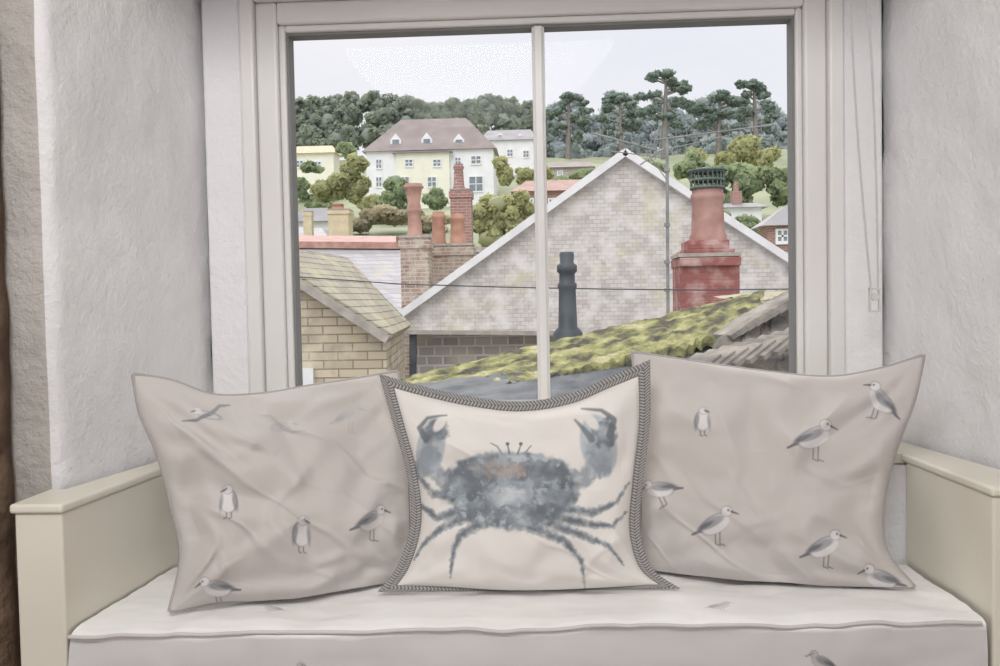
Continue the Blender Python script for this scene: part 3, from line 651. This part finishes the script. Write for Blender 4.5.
def leafmat(name,c1,c2,c3=None):
    m,nt,b=newmat(name); a=nt.nodes.new('ShaderNodeVertexColor'); a.layer_name='Col'
    r=nt.nodes.new('ShaderNodeValToRGB'); r.color_ramp.elements[0].color=lin(c1); r.color_ramp.elements[1].color=lin(c2)
    nt.links.new(a.outputs[0],r.inputs[0]); nt.links.new(r.outputs[0],b.inputs['Base Color']); b.inputs['Roughness'].default_value=.9
    b.inputs['Specular IOR Level'].default_value=.1
    t=nt.nodes.new('ShaderNodeBsdfTranslucent'); nt.links.new(r.outputs[0],t.inputs[0])
    mx=nt.nodes.new('ShaderNodeMixShader'); mx.inputs[0].default_value=.45
    nt.links.new(b.outputs[0],mx.inputs[1]); nt.links.new(t.outputs[0],mx.inputs[2]); nt.links.new(mx.outputs[0],nt.nodes['Material Output'].inputs[0])
    return m
def foliage(name,blobs,n,leaf,mat,trunks=(),tm=None):
    """loose crowns: each blob is broken into clumps of leaves so the outline is ragged and natural"""
    e=empty(name); n=int(n*2.4); leaf*=.58
    # subdivide blobs into smaller clumps
    cl=[]
    for (c,r) in blobs:
        for _ in range(9):
            d=RNG.normal(size=3); d/=np.linalg.norm(d); rad=.35+.65*RNG.random()
            cl.append((np.array(c)+d*np.array(r)*rad*.8,np.array(r)*(.30+.22*RNG.random())))
    vol=np.array([b_[1][0]*b_[1][2] for b_ in cl]); pr=vol/vol.sum()
    k=RNG.choice(len(cl),n,p=pr)
    cen=np.array([b_[0] for b_ in cl])[k]; rad=np.array([b_[1] for b_ in cl])[k]
    d=RNG.normal(size=(n,3)); d/=np.linalg.norm(d,axis=1)[:,None]
    rr=.45+.65*RNG.random(n)
    P=cen+d*rad*rr[:,None]
    nrm=d+RNG.normal(size=(n,3))*.6; nrm/=np.linalg.norm(nrm,axis=1)[:,None]
    a=np.cross(nrm,RNG.normal(size=(n,3))); a/=np.linalg.norm(a,axis=1)[:,None]; b2=np.cross(a,nrm)
    L=leaf*(.6+.8*RNG.random((n,1)))
    V=np.stack([P-a*L,P+b2*L*.7,P+a*L,P-b2*L*.7],1).reshape(-1,3)
    me=bpy.data.meshes.new('leaves'); me.vertices.add(4*n); me.vertices.foreach_set('co',V.reshape(-1).astype(np.float32))
    me.loops.add(4*n); me.loops.foreach_set('vertex_index',np.arange(4*n,dtype=np.int32)); me.polygons.add(n); me.polygons.foreach_set('loop_start',(np.arange(n)*4).astype(np.int32)); me.update(calc_edges=True)
    kc=RNG.random(len(cl))[k]
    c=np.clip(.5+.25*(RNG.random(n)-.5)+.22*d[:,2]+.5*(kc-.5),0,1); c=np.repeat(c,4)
    ca=me.color_attributes.new('Col','FLOAT_COLOR','POINT'); ca.data.foreach_set('color',np.stack([c,c,c,np.ones_like(c)],1).reshape(-1).astype(np.float32))
    me.materials.append(mat); o=bpy.data.objects.new('leaves',me); scene.collection.objects.link(o); o.parent=e
    b=MB()
    for (cc,r_) in blobs: b.add(*ico(cc,[q*.58 for q in r_]),0,True)
    b.done('crown_core',mat_core[mat.name],e)
    if trunks:
        b=MB()
        for (p,q,r0,r1) in trunks: b.cyl(p,q,r0,r1,8)
        b.done('trunk',tm,e)
    return e
_bm=bmesh.new(); bmesh.ops.create_icosphere(_bm,subdivisions=2,radius=1); IV=np.array([v.co[:] for v in _bm.verts]); IF=[[v.index for v in f.verts] for f in _bm.faces]; _bm.free()
def ico(c,r):
    nz=1+.15*np.sin(IV[:,0]*5+c[0])*np.cos(IV[:,2]*5); return (np.array(c)+IV*np.array(r)*nz[:,None],IF)
mat_core={}
def LM(name,c1,c2):
    m=leafmat(name,c1,c2); mat_core[m.name]=M(name+'_core',tuple(int(v*.97) for v in c1)); return m
lm_far=LM('far_oak_leaves',(134,144,134),(180,188,168))  # far trees: distance haze is put into the pale, greyed leaf colours
lm_haze=LM('haze_tinted_leaves',(162,174,176),(202,210,204))
lm_pine=LM('pine_needles',(124,140,134),(166,180,162))
lm_yel=LM('spring_leaves',(158,160,122),(212,212,162))
lm_grn=LM('garden_leaves',(136,150,122),(188,200,158))
lm_rust=LM('brown_leaves',(170,160,138),(208,198,170))
m_bark=M('bark',(136,130,124),(118,112,106),3)
def pb(x,y,rx,ry,D,dr=1.0): s=D/900; c=W(x,y,D); return (c,(rx*s,rx*s*dr,ry*s))
bl=[]; tops=[(285,102),(300,100),(318,98),(335,95),(352,92),(370,92),(388,93),(405,97),(420,102),(436,103),(452,99),(468,98),(484,96),(500,98),(516,100),(530,103)]
for (x,y) in tops:
    bl.append(pb(x,y+9,12,11,138)); bl.append(pb(x+9,y+13,10,10,137)); bl.append(pb(x+random.uniform(-6,6),y+27,16,15,136)); bl.append(pb(x+random.uniform(-6,6),y+44,16,15,133))
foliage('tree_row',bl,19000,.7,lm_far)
bl=[]
for x in range(546,800,13):
    y=103+9*math.sin(x*.13)+random.uniform(-5,6)
    if 690<x<740: y-=6
    bl.append(pb(x,y+12,14,13,142)); bl.append(pb(x+4,y+28,15,15,140)); bl.append(pb(x,y+46,15,15,137)); bl.append(pb(x,y+62,15,15,130))
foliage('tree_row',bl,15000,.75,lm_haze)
def pine(x,ytop,ybase,wd,D,n=9,lean=0):
    bl=[];tr=[(W(x,ybase,D),W(x+lean,ytop+8,D),.5,.15)]
    for i in range(n):
        t=i/(n-1); y=ytop+5+(ybase-ytop)*.5*t+random.uniform(-2,2); s=random.choice((-1,1)); off=s*wd*random.uniform(.2,.95)*(.55+.45*math.sin(t*2.4+.3)); xc=x+lean*(1-t)
        bl.append(pb(xc+off,y,wd*random.uniform(.26,.42),random.uniform(3.5,6),D)); tr.append((W(xc,y+5,D),W(xc+off,y,D),.16,.06))
    bl.append(pb(x+lean,ytop+4,wd*.5,5,D)); return foliage('pine_tree',bl,2600,.34,lm_pine,tr,m_bark)
pine(664,70,165,26,118,15,2); pine(757,80,160,21,118,11,-3); pine(718,92,160,26,122,15,2); pine(622,94,165,22,126,12,-2); pine(568,92,165,20,126,11,1)
def bush(name,specs,D,n,leaf,mat):
    return foliage(name,[pb(x,y,rx,ry,D) for x,y,rx,ry in specs],n,leaf,mat)
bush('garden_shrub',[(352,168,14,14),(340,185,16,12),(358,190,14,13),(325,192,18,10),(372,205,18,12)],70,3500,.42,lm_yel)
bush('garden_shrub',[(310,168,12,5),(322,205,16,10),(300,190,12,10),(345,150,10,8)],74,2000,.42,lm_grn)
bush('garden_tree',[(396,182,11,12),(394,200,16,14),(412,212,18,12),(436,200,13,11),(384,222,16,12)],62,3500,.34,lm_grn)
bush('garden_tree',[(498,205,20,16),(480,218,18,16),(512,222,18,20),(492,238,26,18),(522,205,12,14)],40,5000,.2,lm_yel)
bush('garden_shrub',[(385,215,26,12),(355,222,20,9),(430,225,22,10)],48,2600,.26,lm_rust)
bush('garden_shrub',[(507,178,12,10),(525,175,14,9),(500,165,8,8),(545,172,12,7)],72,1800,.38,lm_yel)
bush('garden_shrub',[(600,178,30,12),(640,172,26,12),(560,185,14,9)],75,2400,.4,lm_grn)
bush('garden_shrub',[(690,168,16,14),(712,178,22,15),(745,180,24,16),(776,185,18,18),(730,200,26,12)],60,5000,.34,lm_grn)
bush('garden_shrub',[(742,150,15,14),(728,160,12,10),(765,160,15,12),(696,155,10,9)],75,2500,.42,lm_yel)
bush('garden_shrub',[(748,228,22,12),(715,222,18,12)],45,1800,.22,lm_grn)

# ------------------------------------------------------------ distant houses
m_glassd=M('dark_panes',(118,128,140),(142,150,160),2,.3)
m_cream2=M('cream_stucco',(240,238,224),(234,231,214),1)
m_wh2=M('white_stucco',(240,240,242),(230,230,232),1)
m_tile=M('brown_tiles',(158,147,144),(144,132,129),.8)
m_tile2=M('grey_tiles',(174,171,173),(158,155,158),.8)
m_rtile=M('rust_tiles',(180,148,138),(164,132,122),1)
def villa(name,x0p,x1p,ye,yb,D,yr,rin,wallm,roofm,wins,dep=None,dormers=(),hip=True,chims=()):
    g=empty(name); a=W(x0p,ye,D); c=W(x1p,yb,D); x0,x1,zt,zb=a[0],c[0],a[2],c[2]; s=D/900; dep=dep or (x1-x0)*.6
    b=MB(); b.box(x0,x1,D,D+dep,zb-1.5,zt); b.done('walls',wallm,g)
    zr=W((x0p+x1p)/2,yr,D+dep/2)[2]; k=rin*s; ov=.35
    b=MB(); vs=[(x0-ov,D-ov,zt),(x1+ov,D-ov,zt),(x1+ov,D+dep+ov,zt),(x0-ov,D+dep+ov,zt),(x0+k,D+dep/2,zr),(x1-k,D+dep/2,zr)]
    b.add(vs,[(0,1,5,4),(1,2,5),(2,3,4,5),(3,0,4),(0,3,2,1)]); b.done('roof',roofm,g)
    b=MB()
    for (x,y,w,h) in wins:
        p=W(x,y,D); hw,hh=w*s/2,h*s/2
        b.box(p[0]-hw,p[0]+hw,D-.06,D+.02,p[2]-hh,p[2]+hh,0)
        t=.09
        b.box(p[0]-hw-t,p[0]+hw+t,D-.1,D+.02,p[2]-hh-t*1.5,p[2]-hh,1); b.box(p[0]-hw-t,p[0]+hw+t,D-.1,D+.02,p[2]+hh,p[2]+hh+t,1)
        b.box(p[0]-hw-t,p[0]-hw,D-.1,D+.02,p[2]-hh,p[2]+hh,1); b.box(p[0]+hw,p[0]+hw+t,D-.1,D+.02,p[2]-hh,p[2]+hh,1)
        b.box(p[0]-.04,p[0]+.04,D-.1,D,p[2]-hh,p[2]+hh,1); b.box(p[0]-hw,p[0]+hw,D-.1,D,p[2]-.04,p[2]+.04,1)
    if wins: b.done('windows',[m_glassd,m_wh2],g)
    if dormers:
        b=MB()
        for (x,yt,yb2,w) in dormers:
            t=W(x,yt,D+.8); q=W(x,yb2,D+.8); hw=w*s/2; zm=t[2]-(t[2]-q[2])*.35; yb_=D+.5
            b.prism([(t[0]-hw,yb_,q[2]),(t[0]+hw,yb_,q[2]),(t[0]+hw,yb_,zm),(t[0],yb_,t[2]),(t[0]-hw,yb_,zm)],(0,2.5,0),1)
            b.box(t[0]-hw*.6,t[0]+hw*.6,yb_-.06,yb_,q[2]+.25,zm,0)
        b.done('dormers',[m_glassd,m_wh2],g)
    b=MB()
    for (x,yt,w,m_) in chims:
        t=W(x,yt,D+dep/2); hw=w*s/2; b.box(t[0]-hw,t[0]+hw,D+dep/2-.4,D+dep/2+.4,zt,t[2])
        b.cyl((t[0],D+dep/2,t[2]),(t[0],D+dep/2,t[2]+.6),.18,.14,8)
    if chims: b.done('chimneys',m_redbf,g)
    return g
villa('villa',366,494,152,200,85,119,30,m_wh2,m_tile,[(379,164,5,8),(379,182,5,9),(476,160,9,7),(476,184,13,14),(458,161,5,6),(458,182,4,10)],dormers=[(396,134,152,11),(427,133,152,11),(459,134,152,11)])
g=villa('villa_wing',396,450,153.5,200,84.6,152.6,2,m_cream2,m_tile,[(409,163,7,6),(437,163,7,6),(405,182,8,9),(432,182,8,9)],dep=.38)
g.name='cream_bay'
villa('cottage',482,536,141,166,105,130,5,m_wh2,m_tile2,[(492,152,5,6),(510,153,5,6),(526,154,5,6)],dormers=[(500,133,141,6),(520,134,141,6)])
villa('yellow_cottage',290,334,154,178,90,146,4,m_cream2,m_flue,[(300,164,6,6),(318,165,6,6)])
villa('stone_house',548,592,168,178,95,162,3,m_rubble,m_tile,[(560,173,4,3),(580,173,4,3)])
villa('rust_roof_house',516,596,192,216,60,180,10,m_redbf,m_rtile,[(530,203,5,7),(552,203,5,7),(572,203,5,7)])
villa('rust_roof_house',768,830,226,262,38,205,22,m_redbf,m_tile2,[(782,236,9,10)])
villa('white_cottage',724,762,208,236,55,203,3,m_wh2,m_tile2,[(745,216,4,5)],chims=[(736,192,9,0)])
villa('white_cottage',298,330,222,240,50,208,4,m_wh2,m_tile2,[(308,230,5,6)])

# ------------------------------------------------------------ light
w=bpy.data.worlds.new('sky'); scene.world=w; w.use_nodes=True; nt=w.node_tree; bg=nt.nodes['Background']
tc=nt.nodes.new('ShaderNodeTexCoord'); n=nt.nodes.new('ShaderNodeTexNoise'); n.inputs['Scale'].default_value=3; n.inputs['Detail'].default_value=5
mp=nt.nodes.new('ShaderNodeMapping'); mp.inputs['Scale'].default_value=(1,1,3); nt.links.new(tc.outputs['Generated'],mp.inputs[0]); nt.links.new(mp.outputs[0],n.inputs['Vector'])
r=nt.nodes.new('ShaderNodeValToRGB'); r.color_ramp.elements[0].position=.3; r.color_ramp.elements[1].position=.7
r.color_ramp.elements[0].color=lin((229,231,240)); r.color_ramp.elements[1].color=lin((242,241,244))
nt.links.new(n.outputs['Fac'],r.inputs[0]); nt.links.new(r.outputs[0],bg.inputs['Color']); bg.inputs['Strength'].default_value=1.05
def sun(name,e,ang,dv,col):
    sd=bpy.data.lights.new(name,'SUN'); sd.energy=e; sd.angle=math.radians(ang); sd.color=col
    so=bpy.data.objects.new(name,sd); scene.collection.objects.link(so); so.rotation_euler=Vector(dv).normalized().to_track_quat('-Z','Y').to_euler()
sun('hazy_sun',2.0,35,(.12,-.8,-.75),(1,.98,.95))
sun('facade_fill_sun',1.6,50,(.25,.75,-.85),(1,.99,.97))  # second sun added from behind the room to brighten the outdoor facades
ld=bpy.data.lights.new('room_fill','AREA'); ld.shape='DISK'; ld.size=1.3; ld.energy=42; ld.color=(1,.985,.965)  # added soft fill to lift the interior, no actual lamp fitting here
lo=bpy.data.objects.new('room_fill',ld); scene.collection.objects.link(lo); lo.location=(-.25,.05,2.33)
lo.rotation_euler=(Vector((0,1.6,.9))-Vector(lo.location)).to_track_quat('-Z','Y').to_euler()
